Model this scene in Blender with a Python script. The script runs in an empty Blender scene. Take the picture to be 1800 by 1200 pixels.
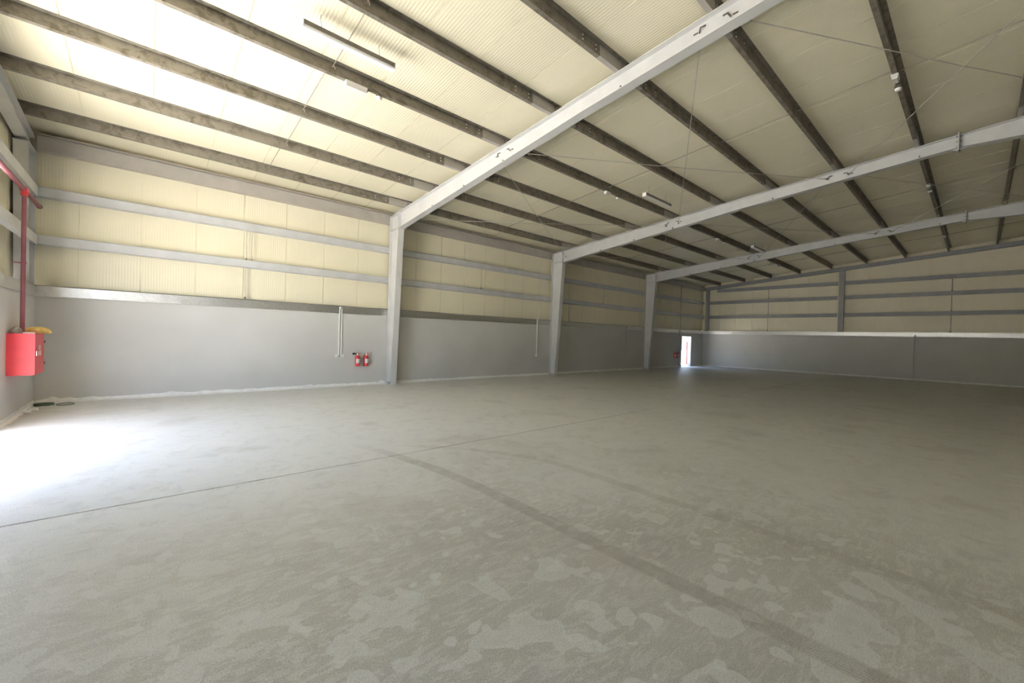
import bpy, math, random
from mathutils import Vector, Matrix
random.seed(7)
scene = bpy.context.scene
C = scene.collection

# ------------------------------------------------------------------ camera
fw = Vector((0.66187, 0.74954, -0.010936)); rt = Vector((0.749498, -0.661431, 0.027593)); up = Vector((-0.013448, 0.026459, 0.999559))
cam_d = bpy.data.cameras.new('camera'); cam = bpy.data.objects.new('camera', cam_d); C.objects.link(cam)
cam_d.sensor_width = 36.0; cam_d.lens = 724.78 / 1800 * 36.0; cam_d.clip_start = 0.05; cam_d.clip_end = 500
M = Matrix((rt, up, -fw)).transposed().to_4x4(); M.translation = Vector((0, 0, 1.65))
cam.matrix_world = M
scene.camera = cam

# ------------------------------------------------------------------ world, sun, exposure
SKY = 0.44
world = bpy.data.worlds.new('World'); scene.world = world; world.use_nodes = True
wn = world.node_tree.nodes; wl = world.node_tree.links
sky = wn.new('ShaderNodeTexSky'); sky.sky_type = 'NISHITA'; sky.sun_disc = False
sky.sun_elevation = math.radians(77); sky.sun_rotation = math.radians(200); sky.air_density = 1.0; sky.dust_density = 2.5; sky.ozone_density = 1.0
bg = wn['Background']; bg.inputs['Strength'].default_value = SKY
wl.new(sky.outputs['Color'], bg.inputs['Color'])

sun_d = bpy.data.lights.new('sun', 'SUN'); sun_d.energy = 26.0; sun_d.angle = math.radians(0.6); sun_d.color = (1.0, 0.97, 0.93)
sun = bpy.data.objects.new('sun', sun_d); C.objects.link(sun)
sun.rotation_euler = Vector((0.075, 0.205, -1.0)).to_track_quat('-Z', 'Y').to_euler()
sun.location = (-10, -5, 30)

vs = scene.view_settings
vs.view_transform = 'Standard'; vs.look = 'None'; vs.gamma = 1.0; vs.use_curve_mapping = False
vs.exposure = 1.9
cy = scene.cycles
cy.max_bounces = 12; cy.diffuse_bounces = 8; cy.glossy_bounces = 4; cy.transmission_bounces = 4
cy.sample_clamp_indirect = 12.0; cy.caustics_reflective = False; cy.caustics_refractive = False
cy.use_denoising = True

# ------------------------------------------------------------------ dimensions (metres)
W = 12.93          # inner face of the long block wall
N = -1.76          # inner face of the near block wall
F = 29.38          # inner face of the far block wall
RIDGE = -3.0
RW = -19.0         # right wall
XF = [6.0, 13.78, 21.7]            # portal frames standing in the room
ZP = 2.234; ZF = 2.45              # bottom and top of the flashing
SL = 0.082
def zpb(y):                        # underside of the purlins = top of the rafters
    return 5.565 + SL * (11.85 - y) if y >= RIDGE else 5.565 + SL * (11.85 - (2 * RIDGE - y))
PD = 0.20                          # purlin depth
def zc(y): return zpb(y) + PD      # ceiling
PY = [11.85 - 1.54 * k for k in range(10)]
DOOR = (5.9, 9.8, 4.9)             # the big loading opening of the near wall: y from, y to, height
ADDED_OPENING = (-2.6, 1.2, 1.75)           # unseen half-shuttered opening, added to brighten the foreground and ceiling
FD = (26.22, 27.62, 2.06)          # the small door in the long wall: x from, x to, height

for (a_, b_, h_) in (DOOR, ADDED_OPENING):
    portal_d = bpy.data.lights.new('daylight_portal', 'AREA'); portal_d.shape = 'RECTANGLE'
    portal_d.size = h_; portal_d.size_y = b_ - a_; portal_d.cycles.is_portal = True
    portal = bpy.data.objects.new('daylight_portal', portal_d); C.objects.link(portal)
    portal.location = (-2.10, (a_ + b_) / 2, h_ / 2); portal.rotation_euler = (0, -math.pi / 2, 0)

# ------------------------------------------------------------------ materials
def newmat(name):
    m = bpy.data.materials.new(name); m.use_nodes = True
    return m, m.node_tree.nodes, m.node_tree.links, m.node_tree.nodes['Principled BSDF']
def setp(b, col=None, rough=None, metal=None, spec=None):
    if col is not None: b.inputs['Base Color'].default_value = (*col, 1)
    if rough is not None: b.inputs['Roughness'].default_value = rough
    if metal is not None: b.inputs['Metallic'].default_value = metal
    if spec is not None: b.inputs['Specular IOR Level'].default_value = spec
def coords(n, l, scale=(1, 1, 1), rnd=False):
    tc = n.new('ShaderNodeTexCoord'); mp = n.new('ShaderNodeMapping'); mp.inputs['Scale'].default_value = scale
    l.new(tc.outputs['Object'], mp.inputs['Vector'])
    if rnd:
        oi = n.new('ShaderNodeObjectInfo'); mu = n.new('ShaderNodeMath'); mu.operation = 'MULTIPLY'; mu.inputs[1].default_value = 37.0
        l.new(oi.outputs['Random'], mu.inputs[0]); l.new(mu.outputs[0], mp.inputs['Location'])
    return mp.outputs['Vector']
def noise(n, l, vec, scale, detail=3, rough=0.55, dist=0.0):
    t = n.new('ShaderNodeTexNoise'); t.inputs['Scale'].default_value = scale; t.inputs['Detail'].default_value = detail
    t.inputs['Roughness'].default_value = rough; t.inputs['Distortion'].default_value = dist
    l.new(vec, t.inputs['Vector']); return t.outputs['Fac']
def ramp(n, l, fac, stops):
    r = n.new('ShaderNodeValToRGB'); e = r.color_ramp.elements
    while len(e) < len(stops): e.new(0.5)
    for i, (p, c) in enumerate(stops):
        e[i].position = p; e[i].color = (*c, 1) if not isinstance(c, (int, float)) else (c, c, c, 1)
    l.new(fac, r.inputs['Fac']); return r.outputs['Color']
def mix(n, l, fac, a, b, mode='MIX'):
    m = n.new('ShaderNodeMix'); m.data_type = 'RGBA'; m.blend_type = mode
    for v, s in ((fac, m.inputs[0]), (a, m.inputs[6]), (b, m.inputs[7])):
        if isinstance(v, (int, float)): s.default_value = v
        elif isinstance(v, tuple): s.default_value = (*v, 1)
        else: l.new(v, s)
    return m.outputs[2]
def math_n(n, l, op, a, b=None, clamp=False):
    m = n.new('ShaderNodeMath'); m.operation = op; m.use_clamp = clamp
    for v, s in ((a, m.inputs[0]), (b, m.inputs[1])):
        if v is None: continue
        if isinstance(v, (int, float)): s.default_value = v
        else: l.new(v, s)
    return m.outputs[0]
def bump(n, l, b, h, strength=0.3, dist=0.02):
    bp = n.new('ShaderNodeBump'); bp.inputs['Strength'].default_value = strength; bp.inputs['Distance'].default_value = dist
    l.new(h, bp.inputs['Height']); l.new(bp.outputs['Normal'], b.inputs['Normal'])

def plain(name, col, rough=0.5, metal=0.0, var=0.12, vscale=6.0, spec=0.5, bmp=0.0):
    m, n, l, b = newmat(name); setp(b, col, rough, metal, spec)
    v = coords(n, l, rnd=True); f = noise(n, l, v, vscale, 4)
    lo = tuple(c * (1 - var) for c in col); hi = tuple(min(1, c * (1 + var)) for c in col)
    l.new(ramp(n, l, f, [(0.3, lo), (0.7, hi)]), b.inputs['Base Color'])
    if bmp: bump(n, l, b, f, bmp, 0.01)
    return m

def panel_mat(name, axis, col=(0.86, 0.805, 0.62)):
    m, n, l, b = newmat(name); setp(b, col, 0.36, 0, 0.5)
    tc = n.new('ShaderNodeTexCoord')
    w = n.new('ShaderNodeTexWave'); w.wave_type = 'BANDS'; w.bands_direction = axis; w.wave_profile = 'SIN'
    w.inputs['Scale'].default_value = 6.28 * 0.98; w.inputs['Distortion'].default_value = 0.4; w.inputs['Detail Scale'].default_value = 0.3
    l.new(tc.outputs['Object'], w.inputs['Vector'])
    st = noise(n, l, coords(n, l, (1, 1, 0.35) if axis == 'X' else (1, 1, 0.35)), 2.2, 5)
    oi = n.new('ShaderNodeObjectInfo')
    c1 = ramp(n, l, st, [(0.25, tuple(c * .95 for c in col)), (0.75, col)])
    c2 = mix(n, l, math_n(n, l, 'MULTIPLY', oi.outputs['Random'], 0.5), c1, tuple(c * .96 for c in col))
    l.new(c2, b.inputs['Base Color'])
    bump(n, l, b, w.outputs['Fac'], 0.32, 0.006)
    return m
M_PANX = panel_mat('cream_ribbed_panel_x', 'X'); M_PANY = panel_mat('cream_ribbed_panel_y', 'Y')

def plinth_mat():
    m, n, l, b = newmat('grey_painted_render'); setp(b, (0.5, 0.5, 0.5), 0.75, 0, 0.3)
    v = coords(n, l); a = noise(n, l, v, 0.8, 5); f = noise(n, l, v, 60, 3)
    c = ramp(n, l, a, [(0.3, (0.55, 0.545, 0.53)), (0.7, (0.60, 0.595, 0.585))])
    l.new(c, b.inputs['Base Color']); bump(n, l, b, f, 0.12, 0.004); return m
M_PLINTH = plinth_mat()

def floor_mat():
    m, n, l, b = newmat('trowelled_dusty_concrete'); setp(b, None, 0.5, 0, 0.35)
    v = coords(n, l)
    big = noise(n, l, v, 0.45, 4, 0.6)
    c = ramp(n, l, big, [(0.3, (0.385, 0.37, 0.335)), (0.5, (0.435, 0.425, 0.385)), (0.72, (0.475, 0.465, 0.425))])
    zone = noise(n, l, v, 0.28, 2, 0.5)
    # pale dust tone, also brightening the floor away from camera in place of light
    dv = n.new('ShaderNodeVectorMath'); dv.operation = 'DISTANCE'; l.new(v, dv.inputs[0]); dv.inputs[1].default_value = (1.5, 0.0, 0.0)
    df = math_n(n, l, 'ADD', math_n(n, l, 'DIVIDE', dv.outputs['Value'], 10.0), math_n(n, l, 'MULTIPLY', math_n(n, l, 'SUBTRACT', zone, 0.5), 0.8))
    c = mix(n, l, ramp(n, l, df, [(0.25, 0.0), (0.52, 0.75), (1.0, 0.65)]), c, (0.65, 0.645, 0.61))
    # streaky trowel marks
    vs1 = n.new('ShaderNodeMapping'); vs1.inputs['Rotation'].default_value = (0, 0, 0.5); vs1.inputs['Scale'].default_value = (1.0, 3.2, 1)
    l.new(v, vs1.inputs['Vector'])
    s1 = noise(n, l, vs1.outputs['Vector'], 4.2, 8, 0.72, 1.4)
    st = math_n(n, l, 'MULTIPLY', ramp(n, l, s1, [(0.485, 0.0), (0.555, 0.55)]), ramp(n, l, zone, [(0.4, 0.5), (0.6, 1.0)]))
    c = mix(n, l, st, c, (0.65, 0.645, 0.61))
    s2 = noise(n, l, v, 4.0, 8, 0.7, 0.8)
    c = mix(n, l, ramp(n, l, s2, [(0.50, 0.0), (0.64, 0.30)]), c, (0.33, 0.32, 0.285))
    # pale crisp-edged patches of old levelling compound
    p1 = noise(n, l, v, 3.3, 2.2, 0.5, 0.2); p2 = noise(n, l, v, 0.5, 2, 0.5)
    pm = math_n(n, l, 'ADD', p1, math_n(n, l, 'MULTIPLY', math_n(n, l, 'SUBTRACT', p2, 0.5), 0.5))
    pf = ramp(n, l, pm, [(0.58, 0.0), (0.595, 0.7), (0.70, 0.5)])
    c = mix(n, l, pf, c, (0.59, 0.59, 0.555))
    q1 = noise(n, l, v, 5.2, 1.0, 0.5, 0.1)
    c = mix(n, l, ramp(n, l, q1, [(0.665, 0.0), (0.68, 0.7)]), c, (0.60, 0.60, 0.57))
    # brownish bare patches with soft rims
    br = noise(n, l, v, 0.85, 4, 0.55, 0.3)
    c = mix(n, l, ramp(n, l, br, [(0.57, 0.0), (0.66, 0.35)]), c, (0.385, 0.355, 0.31))
    # dark dust specks
    sp0 = noise(n, l, v, 48, 2, 0.6)
    c = mix(n, l, ramp(n, l, sp0, [(0.66, 0.0), (0.76, 0.4)]), c, (0.22, 0.205, 0.18))
    # tyre tracks: two curved bands along y
    sp = n.new('ShaderNodeSeparateXYZ'); l.new(v, sp.inputs[0]); X, Y = sp.outputs[0], sp.outputs[1]
    wob = noise(n, l, v, 7.0, 3)
    tr = None
    for x0, k, hw, st in ((2.74, 0.055, 0.095, 0.70), (4.08, 0.23, 0.09, 0.40)):
        t = math_n(n, l, 'MAXIMUM', math_n(n, l, 'SUBTRACT', Y, 3.3), 0.0)
        cx = math_n(n, l, 'SUBTRACT', x0, math_n(n, l, 'MULTIPLY', math_n(n, l, 'MULTIPLY', t, t), k))
        d = math_n(n, l, 'ABSOLUTE', math_n(n, l, 'SUBTRACT', X, cx))
        bnd = ramp(n, l, math_n(n, l, 'DIVIDE', d, hw), [(0.72, 1.0), (1.0, 0.0)])
        grv = n.new('ShaderNodeTexWave'); grv.inputs['Scale'].default_value = 14.0
        cmb = n.new('ShaderNodeCombineXYZ'); l.new(d, cmb.inputs[0]); l.new(cmb.outputs[0], grv.inputs['Vector'])
        bd = math_n(n, l, 'MULTIPLY', bnd, math_n(n, l, 'ADD', math_n(n, l, 'MULTIPLY', grv.outputs['Fac'], 0.7), 0.3))
        fade = ramp(n, l, math_n(n, l, 'DIVIDE', math_n(n, l, 'ABSOLUTE', math_n(n, l, 'SUBTRACT', Y, 2.5)), 4.5), [(0.5, 1.0), (0.85, 0.0)])
        bd = math_n(n, l, 'MULTIPLY', math_n(n, l, 'MULTIPLY', bd, fade), st)
        bd = math_n(n, l, 'MULTIPLY', bd, ramp(n, l, wob, [(0.3, 0.55), (0.6, 1.0)]))
        tr = bd if tr is None else math_n(n, l, 'MAXIMUM', tr, bd)
    c = mix(n, l, tr, c, (0.245, 0.225, 0.19))
    # grain
    g = noise(n, l, v, 110, 3, 0.7)
    c = mix(n, l, 0.8, c, ramp(n, l, g, [(0.25, 0.32), (0.6, 0.64)]), 'OVERLAY')
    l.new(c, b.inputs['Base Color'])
    l.new(ramp(n, l, s1, [(0.3, 0.42), (0.7, 0.6)]), b.inputs['Roughness'])
    bump(n, l, b, math_n(n, l, 'ADD', math_n(n, l, 'MULTIPLY', g, 0.3), s1), 0.12, 0.01)
    return m
M_FLOOR = floor_mat()

def galv_mat(name, col, rough, metal, stain, sscale):
    m, n, l, b = newmat(name); setp(b, col, rough, metal)
    v = coords(n, l, rnd=True); f = noise(n, l, v, sscale, 5, 0.65, 0.8); f2 = noise(n, l, v, sscale * .25, 3)
    c = ramp(n, l, f, [(0.38, stain), (0.52, col), (0.75, tuple(min(1, x * 1.18) for x in col))])
    c = mix(n, l, ramp(n, l, f2, [(0.4, 0.0), (0.65, 0.6)]), c, col)
    l.new(c, b.inputs['Base Color']); bump(n, l, b, f, 0.08, 0.01); return m
M_PURLIN = galv_mat('stained_galvanised_purlin', (0.245, 0.22, 0.18), 0.55, 0.15, (0.135, 0.115, 0.08), 7.0)
M_FLASH = None
def flash_mat():
    m, n, l, b = newmat('dented_galvanised_sheet'); setp(b, (0.70, 0.70, 0.69), 0.40, 1.0)
    v = coords(n, l, (1, 1, 1)); f = noise(n, l, v, 2.4, 3, 0.5); g = noise(n, l, v, 14, 4)
    l.new(ramp(n, l, g, [(0.3, (0.64, 0.64, 0.63)), (0.7, (0.76, 0.76, 0.75))]), b.inputs['Base Color'])
    l.new(ramp(n, l, g, [(0.3, 0.34), (0.7, 0.48)]), b.inputs['Roughness'])
    bump(n, l, b, f, 0.22, 0.05); return m
M_FLASH = flash_mat()
M_STEEL = plain('light_grey_painted_steel', (0.62, 0.62, 0.615), 0.5, 0.0, 0.06, 2.5)
M_GIRT = plain('blue_grey_painted_girt', (0.58, 0.588, 0.60), 0.5, 0.1, 0.07, 3.0)
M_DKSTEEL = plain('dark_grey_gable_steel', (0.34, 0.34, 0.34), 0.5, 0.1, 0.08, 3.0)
M_EAVE = plain('taupe_galvanised_eave_strut', (0.44, 0.415, 0.375), 0.5, 0.1, 0.08, 3.0)
M_WHITE = plain('white_plastic', (0.82, 0.82, 0.80), 0.4, 0, 0.03)
M_PAINTW = plain('white_base_paint', (0.80, 0.80, 0.79), 0.7, 0, 0.08, 10)
M_BLACK = plain('black_rubber', (0.025, 0.025, 0.025), 0.55, 0, 0.2)
M_BOLT = plain('dark_bolt_steel', (0.16, 0.14, 0.12), 0.5, 0.5, 0.2)
M_ROD = plain('pale_brace_rod', (0.58, 0.55, 0.48), 0.5, 0.1, 0.1)
M_SAG = plain('brown_sag_rod', (0.34, 0.30, 0.24), 0.5, 0.2, 0.15)
M_RED = plain('red_enamel', (0.78, 0.05, 0.06), 0.35, 0, 0.05)
M_REDCAB = plain('red_cabinet_enamel', (0.80, 0.055, 0.075), 0.4, 0, 0.05)
M_PIPE = plain('faded_red_pipe', (0.27, 0.085, 0.105), 0.5, 0, 0.12)
M_YEL = plain('yellow_cloth', (0.70, 0.50, 0.16), 0.85, 0, 0.25, 14, 0.2, 0.3)
M_GREYCLOTH = plain('grey_crumpled_plastic', (0.30, 0.29, 0.26), 0.7, 0, 0.35, 18, 0.3, 0.3)
M_GREEN = plain('dark_green_hose', (0.09, 0.15, 0.10), 0.5, 0, 0.25, 10)
M_HOUSING = plain('shade_toned_lamp_housing', (0.27, 0.24, 0.21), 0.5, 0, 0.05)  # brown-grey puts the shade on the lamp's sides into the colour
M_CONCRETE = plain('slab_bed', (0.03, 0.026, 0.022), 0.9, 0, 0.2)
M_GROUND = plain('pale_yard_concrete', (0.50, 0.485, 0.45), 0.9, 0, 0.12, 0.4)
M_CHROME = plain('chrome', (0.75, 0.75, 0.75), 0.2, 1.0, 0.03)
M_DOORPAINT = plain('off_white_door_paint', (0.72, 0.70, 0.66), 0.5, 0, 0.05)

# ------------------------------------------------------------------ mesh helpers
class MB:
    def __init__(s): s.v = []; s.f = []
    def add(s, vs, fs):
        o = len(s.v); s.v += [tuple(p) for p in vs]; s.f += [tuple(i + o for i in q) for q in fs]; return s
    def box(s, a, b):
        (x0, y0, z0), (x1, y1, z1) = a, b
        return s.add([(x0, y0, z0), (x1, y0, z0), (x1, y1, z0), (x0, y1, z0), (x0, y0, z1), (x1, y0, z1), (x1, y1, z1), (x0, y1, z1)],
                     [(0, 3, 2, 1), (4, 5, 6, 7), (0, 1, 5, 4), (1, 2, 6, 5), (2, 3, 7, 6), (3, 0, 4, 7)])
    def hexa(s, p):   # 8 points, bottom 4 then top 4
        return s.add(p, [(0, 3, 2, 1), (4, 5, 6, 7), (0, 1, 5, 4), (1, 2, 6, 5), (2, 3, 7, 6), (3, 0, 4, 7)])
    def prism(s, prof, a, b, axis):   # 2-D profile swept along an axis from a to b
        n = len(prof)
        def P(u, v, t): return {0: (t, u, v), 1: (u, t, v), 2: (u, v, t)}[axis]
        vs = [P(u, v, a) for u, v in prof] + [P(u, v, b) for u, v in prof]
        fs = [(i, (i + 1) % n, (i + 1) % n + n, i + n) for i in range(n)] + [tuple(range(n))[::-1], tuple(range(n, 2 * n))]
        return s.add(vs, fs)
    def tube(s, pts, r, seg=8, caps=True, closed=False):
        pts = [Vector(p) for p in pts]; n = len(pts); base = len(s.v); prev = None
        rr = r if isinstance(r, (list, tuple)) else [r] * n
        for i, p in enumerate(pts):
            if closed: t = (pts[(i + 1) % n] - pts[i - 1]).normalized()
            else: t = (pts[min(i + 1, n - 1)] - pts[max(i - 1, 0)]).normalized()
            if prev is None:
                a = Vector((0, 0, 1)) if abs(t.z) < 0.9 else Vector((1, 0, 0))
                u = t.cross(a).normalized()
            else:
                u = (prev - t * prev.dot(t)).normalized()
            prev = u; w = t.cross(u)
            for k in range(seg):
                an = 2 * math.pi * k / seg; s.v.append(tuple(p + (u * math.cos(an) + w * math.sin(an)) * rr[i]))
        for i in range(n if closed else n - 1):
            for k in range(seg):
                a = base + i * seg + k; b = base + i * seg + (k + 1) % seg
                j = (i + 1) % n; c = base + j * seg + (k + 1) % seg; d = base + j * seg + k
                s.f.append((a, b, c, d))
        if caps and not closed:
            s.f.append(tuple(base + k for k in range(seg))[::-1]); s.f.append(tuple(base + (n - 1) * seg + k for k in range(seg)))
        return s
    def lathe(s, prof, c=(0, 0, 0), seg=20):
        base = len(s.v)
        for r, z in prof:
            for k in range(seg):
                an = 2 * math.pi * k / seg; s.v.append((c[0] + r * math.cos(an), c[1] + r * math.sin(an), c[2] + z))
        for i in range(len(prof) - 1):
            for k in range(seg):
                a = base + i * seg + k; b = base + i * seg + (k + 1) % seg
                s.f.append((a, b, b + seg, a + seg))
        s.f.append(tuple(base + k for k in range(seg))[::-1]); s.f.append(tuple(base + (len(prof) - 1) * seg + k for k in range(seg)))
        return s
    def mesh(s, name, mat, smooth=False):
        me = bpy.data.meshes.new(name); me.from_pydata(s.v, [], s.f); me.validate(); me.update()
        if mat: me.materials.append(mat)
        if smooth:
            me.polygons.foreach_set('use_smooth', [True] * len(me.polygons))
            me.set_sharp_from_angle(angle=math.radians(40))
        return me
def ob(name, data, parent=None, loc=None, rot=None):
    o = bpy.data.objects.new(name, data); C.objects.link(o)
    if parent: o.parent = parent
    if loc is not None: o.location = loc
    if rot is not None: o.rotation_euler = rot
    return o
def part(name, mb, mat, parent=None, smooth=False, loc=None, rot=None, kind=None):
    o = ob(name, mb.mesh(name, mat, smooth), parent, loc, rot)
    if kind: o['kind'] = kind
    return o
def thing(name, label, cat, loc=(0, 0, 0), rot=None, group=None):
    o = ob(name, None, None, loc, rot); o.empty_display_size = 0.2
    return tag(o, label, cat, group)
def tag(o, label, cat, group=None):
    o['label'] = label; o['category'] = cat
    if group: o['group'] = group
    return o
def box(a, b): return MB().box(a, b)
def struct(o): o['kind'] = 'structure'; return o
ORD = ['first', 'second', 'third', 'fourth', 'fifth', 'sixth', 'seventh', 'eighth', 'ninth', 'tenth', 'eleventh']
BAYX = [(-1.92, XF[0]), (XF[0], XF[1]), (XF[1], XF[2]), (XF[2], 29.5)]
BAYN = ['the bay nearest the camera', 'the second bay from the camera', 'the third bay from the camera', 'the bay at the far gable']

# ================================================================== THE SETTING
# ---- ground outside, slab bed and floor slabs
struct(part('ground', MB().box((-60, -60, -0.35), (80, 70, -0.06)), M_GROUND))
floor = struct(part('floor', box((-2.05, RW, -0.055), (F + .3, W + .26, -0.016)), M_CONCRETE))
g = 0.008
XS = [-2.05, 8.56, 19.37, F + .24]; YS = [RW, -13.4, -4.1, 5.2, W + .24]
for i in range(3):
    for j in range(4):
        x0, x1 = XS[i] + g, XS[i + 1] - g; y0, y1 = YS[j] + g, YS[j + 1] - g; c = 0.006
        mb = MB().hexa([(x0, y0, -.015), (x1, y0, -.015), (x1, y1, -.015), (x0, y1, -.015), (x0, y0, -c), (x1, y0, -c), (x1, y1, -c), (x0, y1, -c)])
        mb.hexa([(x0, y0, -c), (x1, y0, -c), (x1, y1, -c), (x0, y1, -c), (x0 + c, y0 + c, 0), (x1 - c, y0 + c, 0), (x1 - c, y1 - c, 0), (x0 + c, y1 - c, 0)])
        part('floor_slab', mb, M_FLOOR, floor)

# ---- walls: block plinth + one object for each cladding panel
SEAM = [(.0, .05), (.0, .020), (.006, .020), (.006, .002), (.008, .0)]   # half of a panel joint: shadow slot and rolled edge
def panel_prof(w):   # cross-section, u along the wall, v outward
    return SEAM + [(w - u, v) for u, v in SEAM[::-1]]
PW = 1.02
def wall_panels_x(parent, y, x0, x1, z0, ztop):        # panels side by side along x, room side facing -y
    xs = [x0]; k = math.ceil((x0 - (-0.145) - .02) / PW)
    while -0.145 + k * PW < x1 - .05: xs.append(-0.145 + k * PW); k += 1
    xs.append(x1)
    for a, b in zip(xs, xs[1:]):
        if b - a < .03: continue
        part('wall_panel', MB().prism([(a + u, y + v) for u, v in panel_prof(b - a)], z0, ztop, 2), M_PANX, parent)
def wall_panels_y(parent, x, sgn, y0, y1, z0, ref, ztopf=zc):   # along y, gable top follows the roof; sgn +1: outward is +x
    ys = [y0]; k = math.ceil((y0 - ref + .02) / PW)
    while ref + k * PW < y1 - .05: ys.append(ref + k * PW); k += 1
    ys.append(y1)
    for a, b in zip(ys, ys[1:]):
        if b - a < .03: continue
        mb = MB(); P = [(x + sgn * v, a + u) for u, v in panel_prof(b - a)]; m = len(P)
        zz = z0(a) if callable(z0) else z0
        vs = [(px, py, zz) for px, py in P] + [(px, py, ztopf(py) + .03) for px, py in P]
        mb.add(vs, [(i, (i + 1) % m, (i + 1) % m + m, i + m) for i in range(m)] + [tuple(range(m))[::-1], tuple(range(m, 2 * m))])
        part('wall_panel', mb, M_PANY, parent)
YC = 13.10; XC = 29.62; XNC = -2.02
wl_ = MB().box((-2.0, W, -.05), (FD[0], W + .2, 2.42)).box((FD[1], W, -.05), (F + .26, W + .2, 2.42)).box((FD[0], W, FD[2]), (FD[1], W + .2, 2.42))
wall_left = struct(part('wall_left', wl_, M_PLINTH))
wall_panels_x(wall_left, YC, -2.06, XC + .04, 2.468, zc(YC) + .02)
part('added_gap_backing', MB().box((-2.0, YC + .045, 2.40), (XC, YC + .075, 2.5)), M_BLACK, wall_left)  # black strip added to keep the panel gap dark and daylight out
wall_far = struct(part('wall_far', box((F, RW, -.05), (F + .22, W + .02, 2.42)), M_PLINTH))
wall_panels_y(wall_far, XC, 1, RW - .1, YC, 2.468, 6.82)
part('added_gap_backing', MB().box((XC + .045, RW, 2.40), (XC + .075, YC, 2.5)), M_BLACK, wall_far)  # same added dark backing behind the far wall's panel gap
wn_ = MB().box((-2.0, RW, -.05), (N, ADDED_OPENING[0], 2.42)).box((-2.0, ADDED_OPENING[1], -.05), (N, DOOR[0], 2.42)).box((-2.0, DOOR[1], -.05), (N, W + .02, 2.42))
wall_near = struct(part('wall_near', wn_, M_PLINTH))
for y0_, y1_, z_ in ((RW - .1, ADDED_OPENING[0], 2.44), (ADDED_OPENING[0], ADDED_OPENING[1], DOOR[2]), (ADDED_OPENING[1], DOOR[0], 2.44), (DOOR[0], DOOR[1], DOOR[2]), (DOOR[1], YC, 2.44)):
    wall_panels_y(wall_near, XNC, -1, y0_, y1_, z_, y0_ + .3)
wall_right = struct(part('wall_right', box((-2.0, RW - .2, -.05), (F + .26, RW, 2.42)), M_PLINTH))
part('cladding', MB().box((-2.06, RW - .2, 2.42), (XC + .05, RW - .15, zc(YC) + .02)), M_PANX, wall_right)

# ---- ceiling: one object for each roof panel
ceiling = struct(ob('ceiling', None, None, (0, 0, zc(RIDGE))))
def roof_panel(a, b, ya, yb):
    mb = MB(); P = [(a + u, v) for u, v in panel_prof(b - a)]; m = len(P)
    z0 = zc(RIDGE)
    vs = [(x, ya, zc(ya) + dz - z0) for x, dz in P] + [(x, yb, zc(yb) + dz - z0) for x, dz in P]
    mb.add(vs, [(i, (i + 1) % m, (i + 1) % m + m, i + m) for i in range(m)] + [tuple(range(m))[::-1], tuple(range(m, 2 * m))])
    part('roof_panel', mb, M_PANX, ceiling)
x = -0.0 - 3 * PW + 1.02
xs = [-2.08]; k = -1
while .02 + k * PW < XC: xs.append(.02 + k * PW); k += 1
xs.append(XC + .06)
for a, b in zip(xs, xs[1:]):
    roof_panel(a, b, YC + .12, RIDGE); roof_panel(a, b, RIDGE, RW - .2)

# ---- flashing on top of the block walls (lengths of sheet)
def flash_profile(d):   # d: outward depth to the cladding; u = distance from wall face (negative = into the room)
    t = .004
    return [(-.012, ZP - .012), (-.006, ZP), (-.006, ZF - .012), (d, ZF + .006), (d, ZF + .002), (-.0095, ZF - .016), (-.0095, ZP + .001), (-.015, ZP - .010)]
def flashing_x(parent, y, x0, x1, L):
    n = max(1, round((x1 - x0) / L)); L = (x1 - x0) / n
    for i in range(n):
        a = x0 + i * L; b = a + L - .002
        sub = 14; mb = MB(); pr = flash_profile(.165); m = len(pr)
        for s in range(sub + 1):
            xx = a + (b - a) * s / sub
            for q, (u, v) in enumerate(pr):
                wv = random.uniform(-.004, .001) if q in (0, 1, 6, 7) else 0
                mb.v.append((xx, y + u + (wv if q in (0, 1) else wv), v))
        for s in range(sub):
            for q in range(m):
                mb.f.append((s * m + q, s * m + (q + 1) % m, (s + 1) * m + (q + 1) % m, (s + 1) * m + q))
        part('flashing_sheet', mb, M_FLASH, parent)
def flashing_y(parent, x, sgn, y0, y1, L):
    n = max(1, round((y1 - y0) / L)); L = (y1 - y0) / n
    for i in range(n):
        a = y0 + i * L; b = a + L - .002
        sub = 14; mb = MB(); pr = flash_profile(.235); m = len(pr)
        for s in range(sub + 1):
            yy = a + (b - a) * s / sub
            for q, (u, v) in enumerate(pr):
                wv = random.uniform(-.004, .001) if q in (0, 1, 6, 7) else 0
                mb.v.append((x + sgn * (u + wv), yy, v))
        for s in range(sub):
            for q in range(m):
                mb.f.append((s * m + q, s * m + (q + 1) % m, (s + 1) * m + (q + 1) % m, (s + 1) * m + q))
        part('flashing_sheet', mb, M_FLASH, parent)
trim_left = struct(ob('trim_1', None, None, (0, W, 0)))
trim_left.location = (0, 0, 0)
for a, b in [(N, XF[0] - .12), (XF[0] + .12, XF[1] - .12), (XF[1] + .12, XF[2] - .12), (XF[2] + .12, F)]: flashing_x(trim_left, W, a, b, 3.0)
trim_far = struct(ob('trim_2', None)); flashing_y(trim_far, F, 1, RW, W - .02, 3.0)
trim_near = struct(ob('trim_3', None)); flashing_y(trim_near, N, -1, DOOR[1] + .02, W - .02, 1.6)
flashing_y(trim_near, N, -1, RW, ADDED_OPENING[0] - .02, 3.0); flashing_y(trim_near, N, -1, ADDED_OPENING[1] + .02, DOOR[0] - .02, 3.0)

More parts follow.
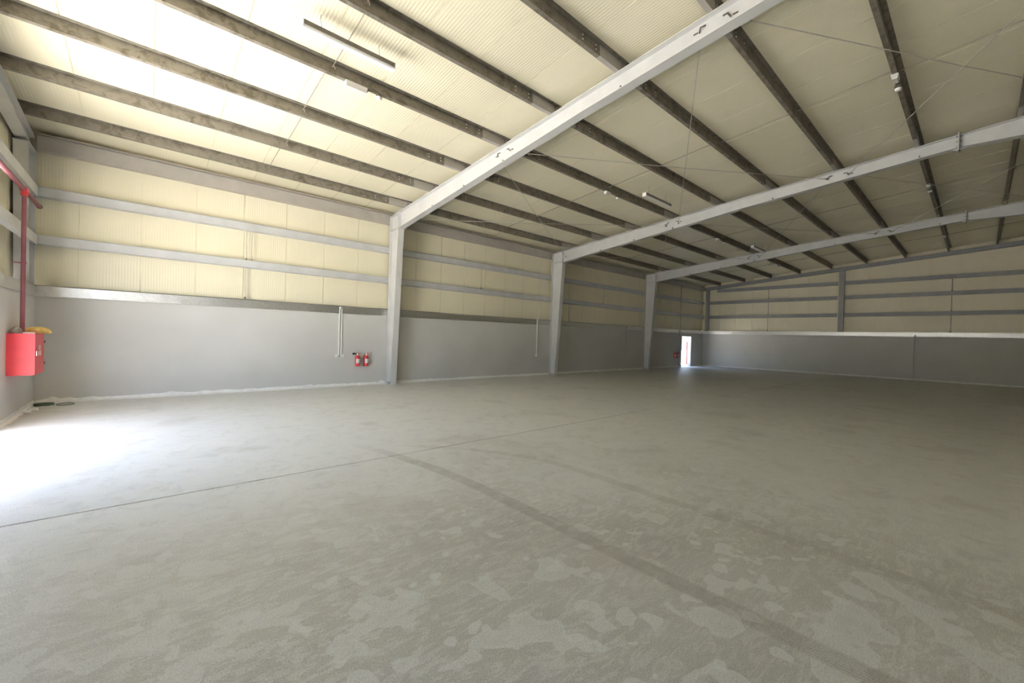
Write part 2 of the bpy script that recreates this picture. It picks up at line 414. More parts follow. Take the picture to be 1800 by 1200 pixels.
# ---- white paint and fillet along the foot of the walls
def base_x(name, y, spans):
    par = struct(ob(name, None))
    for x0, x1 in spans:
        n = max(4, int((x1 - x0) / .12)); mb = MB()
        for i in range(n + 1):
            x = x0 + (x1 - x0) * i / n
            hgt = .06 + .03 * random.random() + (.05 * random.random() if random.random() < .12 else 0); out = .10 + .05 * random.random()
            for u, v in ((.002, hgt), (-.004, hgt), (-.012, .02), (-out, .0035), (-out - .004, .0003), (.002, .0003)): mb.v.append((x, y + u, v))
        for i in range(n):
            for q in range(6): mb.f.append((i * 6 + q, (i + 1) * 6 + q, (i + 1) * 6 + (q + 1) % 6, i * 6 + (q + 1) % 6))
        mb.f += [tuple(range(6)), tuple(range(n * 6, n * 6 + 6))[::-1]]
        part('base_fillet', mb, M_PAINTW, par)
def base_y(name, x, sgn, spans):
    par = struct(ob(name, None))
    for y0, y1 in spans:
        n = max(4, int((y1 - y0) / .12)); mb = MB()
        for i in range(n + 1):
            y = y0 + (y1 - y0) * i / n
            hgt = .07 + .015 * random.random(); out = .05 + .03 * random.random()
            for u, v in ((.002, hgt), (-.004, hgt), (-.012, .02), (-out, .0035), (-out - .004, .0003), (.002, .0003)): mb.v.append((x + sgn * u, y, v))
        for i in range(n):
            for q in range(6): mb.f.append((i * 6 + q, (i + 1) * 6 + q, (i + 1) * 6 + (q + 1) % 6, i * 6 + (q + 1) % 6))
        mb.f += [tuple(range(6)), tuple(range(n * 6, n * 6 + 6))[::-1]]
        part('base_fillet', mb, M_PAINTW, par)
base_x('baseboard_left', W, [(N + .02, XF[0] - .13), (XF[0] + .13, XF[1] - .13), (XF[1] + .13, XF[2] - .13), (XF[2] + .13, FD[0] - .08), (FD[1] + .08, F - .02)])
base_y('baseboard_far', F, 1, [(RW + .1, W - .02)])
base_y('baseboard_near', N, -1, [(DOOR[1] + .1, W - .02)])

# ---- the small door at the far end of the long wall
door = struct(ob('door_1', None, None, (FD[0], W, 0)))
dw = FD[1] - FD[0]
for a, b in (((0, -.02, 0), (.05, .2, FD[2])), ((dw - .05, -.02, 0), (dw, .2, FD[2])), ((.05, -.02, FD[2] - .05), (dw - .05, .2, FD[2]))):
    part('door_frame', box(a, b), M_DKSTEEL, door)
leaf = part('door_leaf', box((0, 0, .01), (.045, 1.28, FD[2] - .07)), M_DOORPAINT, door, loc=(dw + .0, .21, 0), rot=(0, 0, math.radians(-82)))
part('door_handle', MB().tube([(-.0, 1.18, 1.0), (-.05, 1.18, 1.0), (-.05, 1.06, 1.0)], .011, 8), M_CHROME, leaf)
for z in (.3, 1.0, 1.75): part('hinge', box((-.012, -.01, z), (.03, .03, z + .1)), M_BOLT, leaf)
# ---- near wall: the loading opening and one added for its light; lined jambs, lintel, roller shutter slats
def opening(name, D, shut):
    d = struct(ob(name, None, None, (N, D[0], 0))); w = D[1] - D[0]
    part('jamb', box((-.30, 0, 0), (.01, .06, DOOR[2])), M_STEEL, d)
    part('jamb', box((-.30, w - .06, 0), (.01, w, DOOR[2])), M_STEEL, d)
    part('lintel', box((-.30, .06, DOOR[2] - .08), (.01, w - .06, DOOR[2])), M_STEEL, d)
    sl = box((-.235, .06, 0), (-.205, w - .06, .098)).mesh('shutter_slat', M_GIRT)
    for i in range(int((DOOR[2] - .08 - shut) / .1)): ob('shutter_slat', sl, d, (0, 0, shut + .1 * i))
opening('door_2', DOOR, DOOR[2] - .2)
opening('door_added_for_light', ADDED_OPENING, ADDED_OPENING[2])  # unseen, added only for the daylight it lets in behind the camera

# ================================================================== STEEL FRAMES
def depth(y):
    if y > 5: return .32 + (.52 - .32) * (y - 5) / 7.2
    if y > .42: return .285 + (.32 - .285) * (y - .42) / 4.58
    return .285 + .42 * (.42 - y) / (.42 - RIDGE)
YK = 12.28   # knee connection
FRN = ['nearest', 'middle', 'farthest']
for i, X in enumerate(XF):
    col = thing('steel_column', ['light grey tapered steel column standing beside the two fire extinguishers',
                                 'light grey tapered steel column standing between the second and third wall bays',
                                 'grey tapered steel column standing nearest the small open door'][i], 'column', (X, W - .02, 0), group='portal frame columns on the long wall')
    ztop = zpb(W - .02) - .02; zk = zpb(YK) - .52 - .02
    yi0, yi1 = -.32, YK - (W - .02)          # inner flange at the foot and at the knee
    t = .014; h = .1
    part('web', MB().add([(-.005, yi0, .02), (-.005, -.014, .02), (-.005, -.014, ztop), (-.005, yi1, zpb(YK) - .02), (-.005, yi1, zk),
                          (.005, yi0, .02), (.005, -.014, .02), (.005, -.014, ztop), (.005, yi1, zpb(YK) - .02), (.005, yi1, zk)],
                         [(0, 1, 2, 3, 4), (9, 8, 7, 6, 5), (0, 5, 6, 1), (1, 6, 7, 2), (2, 7, 8, 3), (3, 8, 9, 4), (4, 9, 5, 0)]), M_STEEL, col)
    part('outer_flange', box((-h, -.014, .02), (h, 0, ztop)), M_STEEL, col)
    part('inner_flange', MB().hexa([(-h, yi0 - t, .02), (h, yi0 - t, .02), (h, yi0, .02), (-h, yi0, .02), (-h, yi1 - t, zk), (h, yi1 - t, zk), (h, yi1, zk), (-h, yi1, zk)]), M_STEEL, col)
    part('end_plate', box((-h - .005, yi1 - .0, zk - .05), (h + .005, yi1 + .018, zpb(YK) + .03)), M_STEEL, col)
    part('cap_plate', MB().hexa([(-h, yi1 + .02, zpb(YK) - .02), (h, yi1 + .02, zpb(YK) - .02), (h, 0, ztop), (-h, 0, ztop), (-h, yi1 + .02, zpb(YK) - .008), (h, yi1 + .02, zpb(YK) - .008), (h, 0, ztop + .012), (-h, 0, ztop + .012)]), M_STEEL, col)
    for s in (-1, 1):
        part('knee_stiffener', MB().hexa([(s * .005, yi1 + .018, zk + .06), (s * h * .95, yi1 + .018, zk + .06), (s * h * .95, -.014, zk + .02), (s * .005, -.014, zk + .02),
                                          (s * .005, yi1 + .018, zk + .07), (s * h * .95, yi1 + .018, zk + .07), (s * h * .95, -.014, zk + .03), (s * .005, -.014, zk + .03)]), M_STEEL, col)
    part('base_plate', box((-.13, yi0 - .06, 0), (.13, .0, .02)), M_STEEL, col)
    for sx in (-.07, .07):
        for sy in (yi0 + .09, -.1):
            part('anchor_bolt', MB().lathe([(.018, .02), (.018, .04), (.011, .04), (.011, .075)], (sx, sy, 0), 8), M_BOLT, col)

    raf = thing('roof_rafter', ['light grey steel rafter crossing the ceiling nearest the camera', 'light grey steel rafter crossing the middle of the ceiling',
                                'grey steel rafter crossing the ceiling farthest from the camera'][i], 'rafter', (X, YK, zpb(YK)), group='portal frame rafters')
    def seg(y): return y - YK, zpb(y) - zpb(YK)
    def rpart(name, ya, yb, kind):
        (a, za), (b, zb) = seg(ya), seg(yb); da, db = depth(ya), depth(yb); mb = MB()
        if kind == 'web': q = (-.005, .005, -da + .012, -.012, -db + .012, -.012)
        if kind == 'top': q = (-h, h, -.014, 0, -.014, 0)
        if kind == 'bot': q = (-h, h, -da, -da + .014, -db, -db + .014)
        x0, x1, l0, u0, l1, u1 = q
        mb.hexa([(x0, a, za + l0), (x1, a, za + l0), (x1, b, zb + l1), (x0, b, zb + l1), (x0, a, za + u0), (x1, a, za + u0), (x1, b, zb + u1), (x0, b, zb + u1)])
        return part(name, mb, M_STEEL, raf)
    for ya, yb in ((YK, 5.0), (5.0, .42), (.42, RIDGE)):
        rpart('web', ya, yb, 'web'); rpart('top_flange', ya, yb, 'top'); rpart('bottom_flange', ya, yb, 'bot')
    a, za = seg(.42); d = depth(.42)
    for s in (0, 1):
        part('splice_plate', box((-h - .01, a - .018 + .02 * s, za - d - .06), (h + .01, a + .02 * s, za + .05)), M_STEEL if s else M_BOLT, raf)
        part('splice_stiffener', MB().hexa([(-.006, a, za - d - .055), (.006, a, za - d - .055), (.006, a, za - d), (-.006, a, za - d), (-.006, a + (.16 if s else -.16), za - d + .003), (.006, a + (.16 if s else -.16), za - d + .003), (.006, a, za - d + .002), (-.006, a, za - d + .002)]), M_STEEL, raf)
    for sx in (-.055, .055):
        for zz in (-.03, -d * .5, -d + .03):
            part('splice_bolt', MB().tube([(sx, a - .045, za + zz), (sx, a + .045, za + zz)], .012, 6), M_BOLT, raf)
    for k, y in enumerate(PY):
        aa, zz = seg(y)
        part('purlin_cleat', box((-.07, aa + .006, zz), (.07, aa + .012, zz + .15)), M_PURLIN, raf)
        if k % 2 == 1 or k == 2:
            zb = zz - depth(y)
            part('fly_brace_lug', box((-.06, aa - .02, zb + .014), (-.012, aa + .0, zb + .075)), M_BOLT, raf)
    for k in (3, 6, 9):
        aa, zz = seg(PY[k])
        for dy in (.22, -.22):
            part('brace_bracket', MB().tube([(-.012, aa + dy, zz - .16), (-.05, aa + dy * .85, zz - .11), (-.03, aa + dy * .55, zz - .10)], .012, 6), M_BOLT, raf)
            part('web_slot', box((-.0065, aa + dy * 1.25 - .035, zz - .15), (.0065, aa + dy * 1.25 + .035, zz - .125)), M_BOLT, raf)

# ---- end frames against the gables
def gable_rafter(X, label, side, dep):
    r = thing('gable_rafter', label, 'rafter', (X, W + .05, 0))
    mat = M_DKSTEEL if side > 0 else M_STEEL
    for ya, yb in ((W + .05, RIDGE), (RIDGE, RW + .1)):
        a, b = ya - (W + .05), yb - (W + .05)
        for nm, x0, x1, lo, hi in (('web', -.005, .005, -dep + .01, -.01), ('top_flange', -.09, .09, -.012, 0), ('bottom_flange', -.09, .09, -dep, -dep + .012)):
            part(nm, MB().hexa([(x0, a, zpb(ya) + lo), (x1, a, zpb(ya) + lo), (x1, b, zpb(yb) + lo), (x0, b, zpb(yb) + lo), (x0, a, zpb(ya) + hi), (x1, a, zpb(ya) + hi), (x1, b, zpb(yb) + hi), (x0, b, zpb(yb) + hi)]), mat, r)
    return r
gable_rafter(29.50, 'dark grey steel rafter running along the top of the far gable wall', 1, .20)
gable_rafter(-1.88, 'grey steel rafter above the red pipe on the near wall', -1, .30)
def gable_col(X, y, label, w, dep, zt, mat, cap=True):
    c = thing('gable_column', label, 'column', (X, y, 2.44))
    H = zt - 2.44
    part('web', box((-dep / 2, -.004, 0), (dep / 2, .004, H)), mat, c)
    for s in (-1, 1):
        part('flange', box((s * dep / 2 - .006, -w / 2, 0), (s * dep / 2 + .006, w / 2, H)), mat, c)
    return c
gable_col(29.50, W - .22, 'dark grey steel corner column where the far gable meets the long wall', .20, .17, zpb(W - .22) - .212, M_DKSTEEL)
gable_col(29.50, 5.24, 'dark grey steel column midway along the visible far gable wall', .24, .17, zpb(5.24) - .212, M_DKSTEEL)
# near corner column (web faces the room)
cc = thing('corner_column', 'blue grey steel corner column rising behind the vertical red pipe', 'column', (-1.88, W + .05, 2.44))
H = zpb(W) - .3 - 2.44
part('web', box((-.004, -.62, 0), (.004, 0, H)), M_GIRT, cc)
part('outer_flange', box((-.1, -.012, 0), (.1, 0, H)), M_GIRT, cc)
part('inner_flange', MB().hexa([(-.1, -.50, 0), (.1, -.50, 0), (.1, -.488, 0), (-.1, -.488, 0), (-.1, -.72, H), (.1, -.72, H), (.1, -.708, H), (-.1, -.708, H)]), M_GIRT, cc)
part('cap_plate', box((-.11, -.74, H - .012), (.11, 0, H)), M_GIRT, cc)

# ---- purlins: one built for each bay, then copied row by row
RA = -math.atan(SL)
def z_prof(t=.006):   # (y, z): bottom flange towards +y, top flange towards -y
    b = .07; d = PD; lip = .018
    return [(0, 0), (b, 0), (b, lip), (b - t, lip), (b - t, t), (t, t), (t, d), (-b, d), (-b, d - lip), (-b + t, d - lip), (-b + t, d - t), (0, d - t)]
def build_purlin(L):
    ms = {}
    ms['body'] = MB().prism(z_prof(), 0, L, 0).mesh('purlin_body', M_PURLIN)
    def lap(x0, x1):
        return MB().prism([(-.008, PD - .012), (-.008, -.005), (.07, -.005), (.07, -.0015), (-.0045, -.0015), (-.0045, PD - .012)], x0, x1, 0).mesh('lap_sleeve', M_EAVE)
    ms['lap0'] = lap(.01, .62); ms['lap1'] = lap(L - .62, L - .01)
    b = MB()
    return ms
def bolt_mesh():
    return MB().tube([(0, 0, 0), (0, -.012, 0)], .012, 6).mesh('bolt', M_WHITE)
BOLT = bolt_mesh()
for bi, (x0, x1) in enumerate(BAYX):
    L = x1 - x0 - .006; pm = build_purlin(L)
    for k, y in enumerate(PY):
        pr = thing('roof_purlin', '%s roof purlin up from the long wall eave, in %s' % (ORD[k], BAYN[bi]), 'purlin', (x0 + .003, y, zpb(y) + .001), (RA, 0, 0), 'galvanised roof purlins')
        ob('z_section', pm['body'], pr)
        if bi > 0: ob('lap_sleeve', pm['lap0'], pr)
        if bi < 3: ob('lap_sleeve', pm['lap1'], pr)
        if bi in (0, 1):
            for xx in ((L - .72, L - 1.05) if bi == 0 else (.75, 1.1)):
                for zz in (.06, .13): ob('bolt', BOLT, pr, (xx, 0, zz))
    # eave strut
    ex0 = max(x0, -1.77); L = min(x1, 29.4) - ex0 - .006
    es = thing('eave_strut', 'taupe eave strut topping the long wall in %s' % BAYN[bi], 'strut', (ex0 + .003, W + .0, 5.24), None, 'eave struts')
    part('face', box((0, 0, 0), (L, .012, .30)), M_EAVE, es)
    part('bottom_flange', box((0, .012, 0), (L, .16, .012)), M_EAVE, es)
    part('top_flange', MB().hexa([(0, -.05, .318), (L, -.05, .318), (L, .16, .30), (0, .16, .30), (0, -.05, .33), (L, -.05, .33), (L, .16, .312), (0, .16, .312)]), M_EAVE, es)
    # sag rods between the purlins
    xm = (x0 + x1) / 2 + (.15 if bi == 0 else 0)
    for k in range(9):
        ya, yb = PY[k], PY[k + 1]; dx = .05 * (k % 2)
        name = 'thin sag rod between the %s and %s purlins in %s' % (ORD[k], ORD[k + 1], BAYN[bi])
        mb = MB().tube([(0, 0, 0), (0, yb - ya - .0, zpb(yb) - zpb(ya) + .02)], .008, 6)
        sr = thing('sag_rod', name, 'rod', (xm + dx, ya, zpb(ya) + .11), None, 'sag rods between the purlins')
        part('rod', mb, M_SAG, sr)
        part('hook_nut', MB().tube([(0, -.0, 0), (0, -.05, -.002), (0.01, -.075, -.03), (0.02, -.06, -.06)], .009, 6), M_SAG, sr)

# ---- cross bracing rods under the roof
PT = [12.35, PY[3], PY[6], PY[9]]; PTN = ['eave', 'fourth purlin', 'seventh purlin', 'tenth purlin']
def zr(y): return zpb(y) - depth(y) * .5
for bi in (1, 2):
    xa, xb = BAYX[bi]
    for j in range(3):
        for s in (0, 1):
            p, q = (PT[j], PT[j + 1]) if s == 0 else (PT[j + 1], PT[j])
            pn, qn = (PTN[j], PTN[j + 1]) if s == 0 else (PTN[j + 1], PTN[j])
            if p > 12: p -= 0
            A = Vector((xa + .01, p + (-.2 if s == 0 else .2), 0)); B = Vector((xb - .01, q + (.2 if s == 0 else -.2), 0))
            A.z = zr(A.y) ; B.z = zr(B.y); A.z -= .03 * s; B.z -= .03 * s
            D = B - A
            br = thing('brace_rod', 'thin brace rod in %s from near rafter %s to far %s' % (['', 'the second bay', 'the third bay'][bi], pn, qn), 'rod', A, None, 'roof brace rods')
            part('rod', MB().tube([(0, 0, 0), D * .5 + Vector((0, 0, -.03)), D], .008, 6), M_ROD, br)
            part('end_nut', MB().tube([D.normalized() * .03, D.normalized() * .09], .022, 6), M_BOLT, br)
            part('end_nut', MB().tube([D - D.normalized() * .09, D - D.normalized() * .03], .022, 6), M_BOLT, br)

# ---- wall girts
def girt_x(x0, x1, z, label):
    L = x1 - x0 - .01
    t = thing('wall_girt', label, 'girt', (x0 + .005, W, z), None, 'girts on the long wall')
    part('face', MB().prism([(0, 0.012), (.012, 0), (.012, .012), (.024, .012), (.024, .10), (.0, .112), (-.0, .20), (.012, .212), (.012, .204), (.007, .198), (.007, .114), (.03, .10), (.03, .006), (.018, -.002)][:2] + [(-.0, .19), (.012, .205), (.02, .205), (.008, .185), (.008, .016), (.018, .0)], 0, L, 0), M_GIRT, t)
    part('top_flange', box((0, .014, .195), (L, .168, .205)), M_GIRT, t)
    part('bottom_flange', box((0, .014, .0), (L, .168, .010)), M_GIRT, t)
for bi, (x0, x1) in enumerate(BAYX):
    for z, nm in ((3.30, 'lower'), (4.29, 'upper')):
        girt_x(max(x0, -1.97), min(x1, 29.58), z, '%s horizontal girt on the long wall in %s' % (nm, BAYN[bi]))
def girt_y(x, sgn, y0, y1, z, label, mat, grp):
    L = y1 - y0
    t = thing('wall_girt', label, 'girt', (x, y0, z), None, grp)
    part('face', box((0, 0, 0), (sgn * .012, L, .205)) if sgn > 0 else box((-.012, 0, 0), (0, L, .205)), mat, t)
    for nm, zz in (('top_flange', .195), ('bottom_flange', 0)):
        a, b = sorted((sgn * .012, sgn * .105)); part(nm, box((a, 0, zz), (b, L, zz + .01)), mat, t)
for z, nm in ((3.31, 'lowest'), (4.30, 'middle'), (5.12, 'top')):
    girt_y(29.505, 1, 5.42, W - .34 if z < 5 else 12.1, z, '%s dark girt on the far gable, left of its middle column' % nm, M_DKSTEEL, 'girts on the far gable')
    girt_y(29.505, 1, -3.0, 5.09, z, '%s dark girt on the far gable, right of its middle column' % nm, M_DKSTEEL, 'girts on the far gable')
for z, nm in ((3.28, 'lower'), (4.27, 'upper')):
    girt_y(-1.74, -1, DOOR[1] + .05, W - .03, z, '%s blue grey girt on the near wall beside the red pipe' % nm, M_GIRT, 'girts on the near wall')
# wall sag rods
def wrod(name, a, b, r=.011):
    t = thing('wall_sag_rod', name, 'rod', a); d = Vector(b) - Vector(a)
    part('rod', MB().tube([(0, 0, 0), d], r, 6), M_SAG if r > .011 else M_ROD, t)
    part('end_nut', MB().tube([d * 0 , Vector((0, 0, .05 if d.z > 0 else -.05))], r * 2, 6), M_BOLT, t)
wrod('left one of the paired thin wall rods between the girts in the nearest bay', (1.93, W + .03, 3.49), (1.93, W + .03, 4.32))
wrod('right one of the paired thin wall rods between the girts in the nearest bay', (2.05, W + .03, 3.49), (2.05, W + .03, 4.32))
wrod('thin wall rod below the lower girt in the nearest bay', (1.92, W + .04, 2.47), (1.92, W + .04, 3.31))
wrod('thin wall rod between the girts in the second bay', (9.75, W + .03, 3.49), (9.75, W + .03, 4.32))
wrod('thin wall rod between the girts in the third bay', (17.7, W + .03, 3.49), (17.7, W + .03, 4.32))
for y, nm in ((8.93, 'left'), (.95, 'right')):
    for za, zb, wh in ((2.47, 3.32, 'below the lowest girt'), (3.51, 4.31, 'between the lowest and middle girts'), (4.5, 5.13, 'between the middle and top girts')):
        wrod('dark rod on the %s half of the far gable %s' % (nm, wh), (29.53, y, za), (29.53, y, zb), .013)

# ================================================================== FITTINGS
# ---- red fire hose cabinet on the near wall and the things on it
CX, CY, CZ = N, 10.65, .77
cab = thing('hose_reel_cabinet', 'bright red steel fire hose cabinet on the near wall by the corner', 'cabinet', (CX, CY, CZ))
cw, cd, ch = .82, .30, .71
part('body', MB().box((0, 0, 0), (cd, .012, ch)).box((0, cw - .012, 0), (cd, cw, ch)).box((0, .012, 0), (cd, cw - .012, .012)).box((0, .012, ch - .012), (cd, cw - .012, ch)).box((0, .012, .012), (.01, cw - .012, ch - .012)), M_REDCAB, cab)
dr = part('door', MB().box((cd, .004, .004), (cd + .018, cw - .004, ch - .004)), M_REDCAB, cab)
for z in (.14, .53): part('hinge', MB().tube([(cd + .02, cw + .004, z), (cd + .02, cw + .004, z + .05)], .014, 8), M_PIPE, dr)
part('latch', box((cd + .018, .06, .33), (cd + .03, .085, .41)), M_CHROME, dr)
def text_mesh(s, size, mat):
    cu = bpy.data.curves.new('lettering', 'FONT'); cu.body = s; cu.size = size; cu.extrude = .001; cu.align_x = 'CENTER'; cu.resolution_u = 2
    o = bpy.data.objects.new('lettering', cu); C.objects.link(o)
    dg = bpy.context.evaluated_depsgraph_get(); me = bpy.data.meshes.new_from_object(o.evaluated_get(dg)); bpy.data.objects.remove(o)
    me.materials.clear(); me.materials.append(mat); return me
for s, z in (('FIRE', .42), ('HOSE', .32)):
    ob('lettering', text_mesh(s, .12, M_WHITE), dr, (cd + .0195, cw * .5, z), (math.pi / 2, 0, math.pi / 2))

def blob(rx, ry, rz, seed, amp, nu=20, nv=10, flat=0.35):
    rnd = random.Random(seed); ph = [rnd.uniform(0, 6.28) for _ in range(8)]; mb = MB()
    for j in range(nv + 1):
        th = math.pi * j / nv
        for i in range(nu):
            an = 2 * math.pi * i / nu
            r = 1 + amp * (math.sin(3 * an + ph[0] + 2 * th) * .5 + math.sin(5 * an + ph[1]) * .3 + math.sin(4 * th + ph[2] + 2 * an) * .5) * math.sin(th)
            z = -math.cos(th) * r
            if z < -flat: z = -flat
            mb.v.append((rx * math.sin(th) * math.cos(an) * r, ry * math.sin(th) * math.sin(an) * r, rz * (z + flat)))
    for j in range(nv):
        for i in range(nu):
            a = j * nu + i; b = j * nu + (i + 1) % nu; mb.f.append((a, b, b + nu, a + nu))
    return mb
ZT = CZ + ch
yb_ = part('cloth_bundle', blob(.19, .19, .085, 3, .14), M_YEL, None, True, (N + .26, CY + .58, ZT + .001), (0, 0, 0))
tag(yb_, 'mustard yellow cloth bundle lying on the red cabinet', 'bundle')
gb = part('crumpled_bag', blob(.06, .10, .085, 11, .2), M_GREYCLOTH, None, True, (N + .09, CY + .13, ZT + .001), (0, 0, 0))
tag(gb, 'grey crumpled plastic bag on the red cabinet beside the pipe', 'bag')
wlp = []
for i in range(28):
    a = 2 * math.pi * i / 28; wlp.append((.065 * math.cos(a), .035 * math.sin(a) + .01 * math.sin(3 * a), .012))
ws = part('strap_loop', MB().tube(wlp, .010, 6, False, True), M_WHITE, None, True, (N + .24, CY + .06, ZT + .001), (0, 0, .0))
tag(ws, 'white looped strap lying on the front edge of the red cabinet', 'strap')

# ---- red pipes
rp = thing('fire_water_pipe', 'red fire water pipe running along the near wall and down into the cabinet', 'pipe', (N + .13, 10.95, ZT))
zz = 3.95 - ZT
part('drop_pipe', MB().tube([(0, 0, .001), (0, 0, zz)], .030, 12), M_PIPE, rp, True)
part('header_pipe', MB().tube([(0, 1.3, zz), (0, -4.2, zz)], .036, 12), M_PIPE, rp, True)
part('tee_fitting', MB().tube([(0, -.09, zz), (0, .09, zz)], .05, 12).tube([(0, 0, zz - .10), (0, 0, zz)], .045, 12), M_RED, rp, True)
part('end_cap', MB().tube([(0, 1.27, zz), (0, 1.33, zz)], .045, 12), M_PIPE, rp, True)
part('pipe_clamp', MB().tube([(0, 0, 1.2), (0, 0, 1.23)], .038, 12).box((-.13, -.01, 1.205), (-.03, .01, 1.225)), M_PIPE, rp)

# ---- green hose coil and bits on the floor in the corner
pts = []
for i in range(90):
    a = 2 * math.pi * i / 30; r = .13 + .008 * math.sin(5 * a)
    pts.append((r * math.cos(a), r * math.sin(a) * 1.0, 0.012 + .014 * i / 30 + .003 * math.sin(3 * a)))
tag(part('hose_coil', MB().tube(pts, .011, 8), M_GREEN, None, True, (-1.56, 12.45, .0)), 'coiled dark green hose on the floor below the red cabinet', 'hose')
pts = [(.125 * math.cos(a), .125 * math.sin(a), .008 + .012 * max(0, math.sin(a))) for a in [2 * math.pi * i / 30 for i in range(30)]]
tag(part('wire_ring', MB().tube(pts, .007, 6, False, True), M_GREEN, None, True, (-1.26, 12.45, .0)), 'single thin dark green ring of hose on the floor near the corner', 'hose')
for i, (x, y, s) in enumerate([(-1.62, 11.88, .07), (-1.66, 11.6, .06)]):
    tag(part('plaster_lump', blob(s, s * 1.4, s * .6, 20 + i, .3), M_PAINTW, None, True, (x, y, .001)),
        ['larger white plaster lump beside the green hose coil', 'smaller white plaster lump at the foot of the near wall'][i], 'rubble')

# ---- fire extinguishers
def extinguisher(X, label, horn, group):
    t = thing('fire_extinguisher', label, 'fire extinguisher', (X, W - .085, .60), None, group)
    R = .062
    part('cylinder', MB().lathe([(.05, 0), (R, .012), (R, .30), (R * .9, .325), (R * .6, .345), (.022, .355), (.02, .365)], (0, 0, 0), 20), M_RED, t, True)
    mb = MB()
    for i in range(9):
        a = math.radians(-145 + 110 * i / 8)
        for z in (.10, .235): mb.v.append(((R + .001) * math.cos(a), (R + .001) * math.sin(a), z))
    for i in range(8): mb.f.append((2 * i, 2 * i + 2, 2 * i + 3, 2 * i + 1))
    part('label_sheet', mb, M_WHITE, t)
    part('valve', MB().lathe([(.022, .36), (.022, .385), (.014, .39), (.014, .405)], (0, 0, 0), 12), M_CHROME, t, True)
    part('lever', MB().hexa([(-.01, -.012, .40), (.09, -.012, .415), (.09, .012, .415), (-.01, .012, .40), (-.01, -.012, .41), (.09, -.012, .425), (.09, .012, .425), (-.01, .012, .41)]), M_RED, t)
    part('carry_handle', MB().hexa([(-.01, -.012, .385), (.085, -.012, .375), (.085, .012, .375), (-.01, .012, .385), (-.01, -.012, .393), (.085, -.012, .383), (.085, .012, .383), (-.01, .012, .393)]), M_CHROME, t)
    if horn:
        part('discharge_horn', MB().tube([(-.02, 0, .395), (-.06, -.005, .395), (-.075, -.005, .395), (-.15, -.01, .395)], [.012, .014, .024, .036], 12), M_BLACK, t, True)
    else:
        part('hose', MB().tube([(-.015, 0, .39), (-.05, -.01, .385), (-.085, -.015, .33), (-.095, -.015, .22), (-.09, -.015, .12), (-.085, -.015, .06)], .010, 8), M_BLACK, t, True)
        part('nozzle', MB().tube([(-.085, -.015, .07), (-.086, -.015, 0.0)], [.012, .02], 10), M_BLACK, t, True)
    part('wall_bracket', MB().box((-.03, .05, .27), (.03, .083, .30)).tube([( (R + .003) * math.cos(a), (R + .003) * math.sin(a), .285) for a in [2 * math.pi * i / 16 for i in range(16)]], .004, 5, False, True), M_BOLT, t)
extinguisher(4.92, 'red fire extinguisher with a black horn, left of the pair by the column', True, 'wall extinguishers')
extinguisher(5.20, 'red fire extinguisher with a hanging hose, right of the pair by the column', False, 'wall extinguishers')
extinguisher(25.25, 'distant red fire extinguisher with a horn near the open door', True, 'wall extinguishers')
extinguisher(25.62, 'distant red fire extinguisher with a hose closest to the open door', False, 'wall extinguishers')

# ---- conduits
def conduit(label, loc, H, pipes, boxes, rotz=0, mat=M_WHITE):
    t = thing('electrical_conduit', label, 'conduit', loc, (0, 0, rotz))
    for px in pipes:
        pts = [(px, -.022, 0), (px, -.022, H - .12), (px + .004, -.03, H - .06), (px, -.03, H)]
        part('pipe', MB().tube(pts, .0145, 8), mat, t, True)
        for z in (H * .25, H * .7): part('saddle_clip', MB().tube([(px, -.022, z), (px, -.022, z + .02)], .019, 8), mat, t)
    part('junction_box', MB().lathe([(.035, H - .06), (.035, H + .0)], (sum(pipes) / len(pipes), -.038, 0), 10), mat, t, True)
    for bx in boxes:
        b = part('socket_box', box((bx - .043, -.045, -.043), (bx + .043, 0, .043)), mat, t)
        part('socket_plate', box((bx - .038, -.05, -.038), (bx + .038, -.045, .038)), M_WHITE, b)
        part('socket_hole', box((bx - .012, -.0512, -.012), (bx + .012, -.05, .006)), M_BLACK, b)
conduit('pair of white conduits dropping to sockets left of the two extinguishers', (4.40, W, .93), 1.49, (-.035, .035), (-.085, .085))
conduit('single white conduit dropping to a socket near the middle column', (12.86, W, .86), 1.6, (0,), (0,))
conduit('thin conduit dropping to a socket in the third wall bay', (19.8, W, .88), 1.5, (0,), (0,), 0, M_EAVE)
conduit('pair of grey conduits on the far block wall reaching the floor', (F, 2.18, .06), 2.26, (-.03, .03), (0,), -math.pi / 2, M_GIRT)
tall = thing('tall_conduit', 'dark conduit running from roof to floor beside the open door', 'conduit', (25.92, W - .045, 0))
part('pipe', MB().tube([(0, 0, .001), (0, 0, 5.3)], .030, 8), M_DKSTEEL, tall, True)
for z in (.6, 1.6, 2.3, 3.4, 4.4): part('saddle_clip', box((-.045, -.012, z), (.045, .03, z + .03)), M_DKSTEEL, tall)
bk = thing('exit_light', 'small white emergency light above the open door', 'light', (26.92, W - .015, 2.33))
part('housing', box((-.14, -.06, -.06), (.14, -.0, .06)), M_WHITE, bk); part('lens', box((-.12, -.066, -.045), (.12, -.06, .045)), M_DOORPAINT, bk)

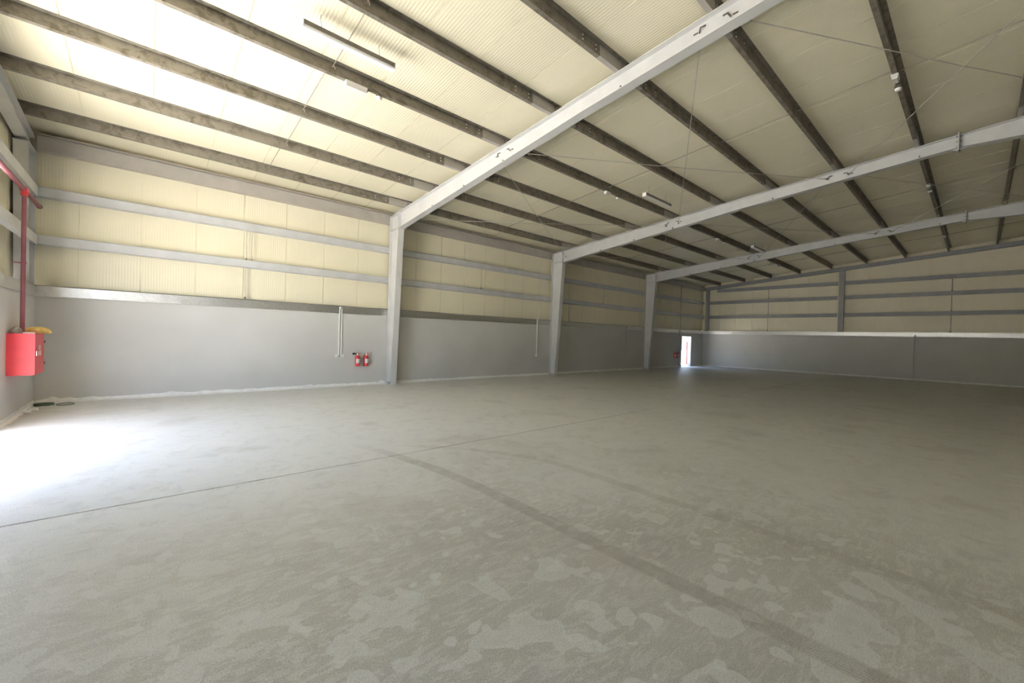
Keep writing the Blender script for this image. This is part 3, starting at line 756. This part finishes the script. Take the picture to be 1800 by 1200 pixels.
# ---- suspended batten lamps (unlit)
def lamp(x0, x1, y, z, label):
    L = x1 - x0
    t = thing('batten_lamp', label, 'lamp', (x0, y, z), None, 'suspended batten lamps')
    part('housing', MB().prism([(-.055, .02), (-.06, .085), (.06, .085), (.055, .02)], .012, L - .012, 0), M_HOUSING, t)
    part('diffuser', MB().prism([(-.06, .0), (-.056, .022), (.056, .022), (.06, .0), (.045, -.018), (-.045, -.018)], .012, L - .012, 0), M_WHITE, t)
    for a in (0, L - .012): part('end_cap', box((a, -.062, -.02), (a + .012, .062, .088)), M_WHITE, t)
    for a in (.25, L - .25):
        top = zc(y) - z
        part('suspension_wire', MB().tube([(a, 0, .085), (a + .012, .01, .085 + (top - .085) * .35), (a - .008, 0, .085 + (top - .085) * .7), (a, 0, top)], .004, 5), M_SAG, t)
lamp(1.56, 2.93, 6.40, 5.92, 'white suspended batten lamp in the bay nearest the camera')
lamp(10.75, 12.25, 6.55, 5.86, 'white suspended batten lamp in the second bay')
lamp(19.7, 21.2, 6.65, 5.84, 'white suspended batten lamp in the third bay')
# ---- emergency boxes and smoke detectors under the purlins
def ebox(x, k, label, L=.37):
    y = PY[k]
    t = thing('emergency_light', label, 'light', (x, y + .035, zpb(y) - .001), None, 'emergency lights under the purlins')
    part('housing', box((0, -.05, -.045), (L, .05, 0)), M_WHITE, t)
    part('lens', MB().prism([(-.045, -.045), (.045, -.045), (.035, -.09), (-.035, -.09)], .01, L - .01, 0), M_DOORPAINT, t)
    part('end_cap', box((L, -.03, -.04), (L + .02, .03, -.005)), M_BOLT, t)
def detector(x, k, label):
    y = PY[k]
    t = thing('smoke_detector', label, 'smoke detector', (x, y + .035, zpb(y) - .001), None, 'smoke detectors under the purlins')
    part('base', MB().lathe([(.03, -.05), (.052, -.04), (.055, -.0)], (0, 0, 0), 14), M_BOLT, t, True)
    part('head', MB().lathe([(.015, -.10), (.04, -.092), (.052, -.07), (.052, -.05)], (0, 0, 0), 14), M_WHITE, t, True)
for x, k, w in ((2.46, 3, 'the nearest bay'), (9.85, 3, 'the second bay'), (17.5, 3, 'the third bay'), (25.4, 3, 'the last bay')):
    ebox(x, k, 'small white emergency light under the fourth purlin in ' + w, .37 if x < 5 else .2)
for x, k, w in ((3.06, 3, 'the nearest bay'), (10.45, 3, 'the second bay'), (18.2, 3, 'the third bay')):
    detector(x, k, 'round white smoke detector under the fourth purlin in ' + w)
for x, k, w in ((9.75, 7, 'the second bay'), (17.0, 7, 'the third bay'), (25.2, 7, 'the last bay')):
    ebox(x, k, 'small white emergency light under the eighth purlin in ' + w, .2)
for x, k, w in ((10.25, 7, 'the second bay'), (17.6, 7, 'the third bay')):
    detector(x, k, 'round white smoke detector under the eighth purlin in ' + w)

M_POST = plain('shade_darkened_red_post', (0.04, 0.003, 0.007), 0.6, 0, 0.1)  # red darkened to stand in for shade on the post
# ---- red post outside the small door
po = thing('red_post', 'red steel post standing outside the small open door', 'post', (30.6, 14.6, -.06))
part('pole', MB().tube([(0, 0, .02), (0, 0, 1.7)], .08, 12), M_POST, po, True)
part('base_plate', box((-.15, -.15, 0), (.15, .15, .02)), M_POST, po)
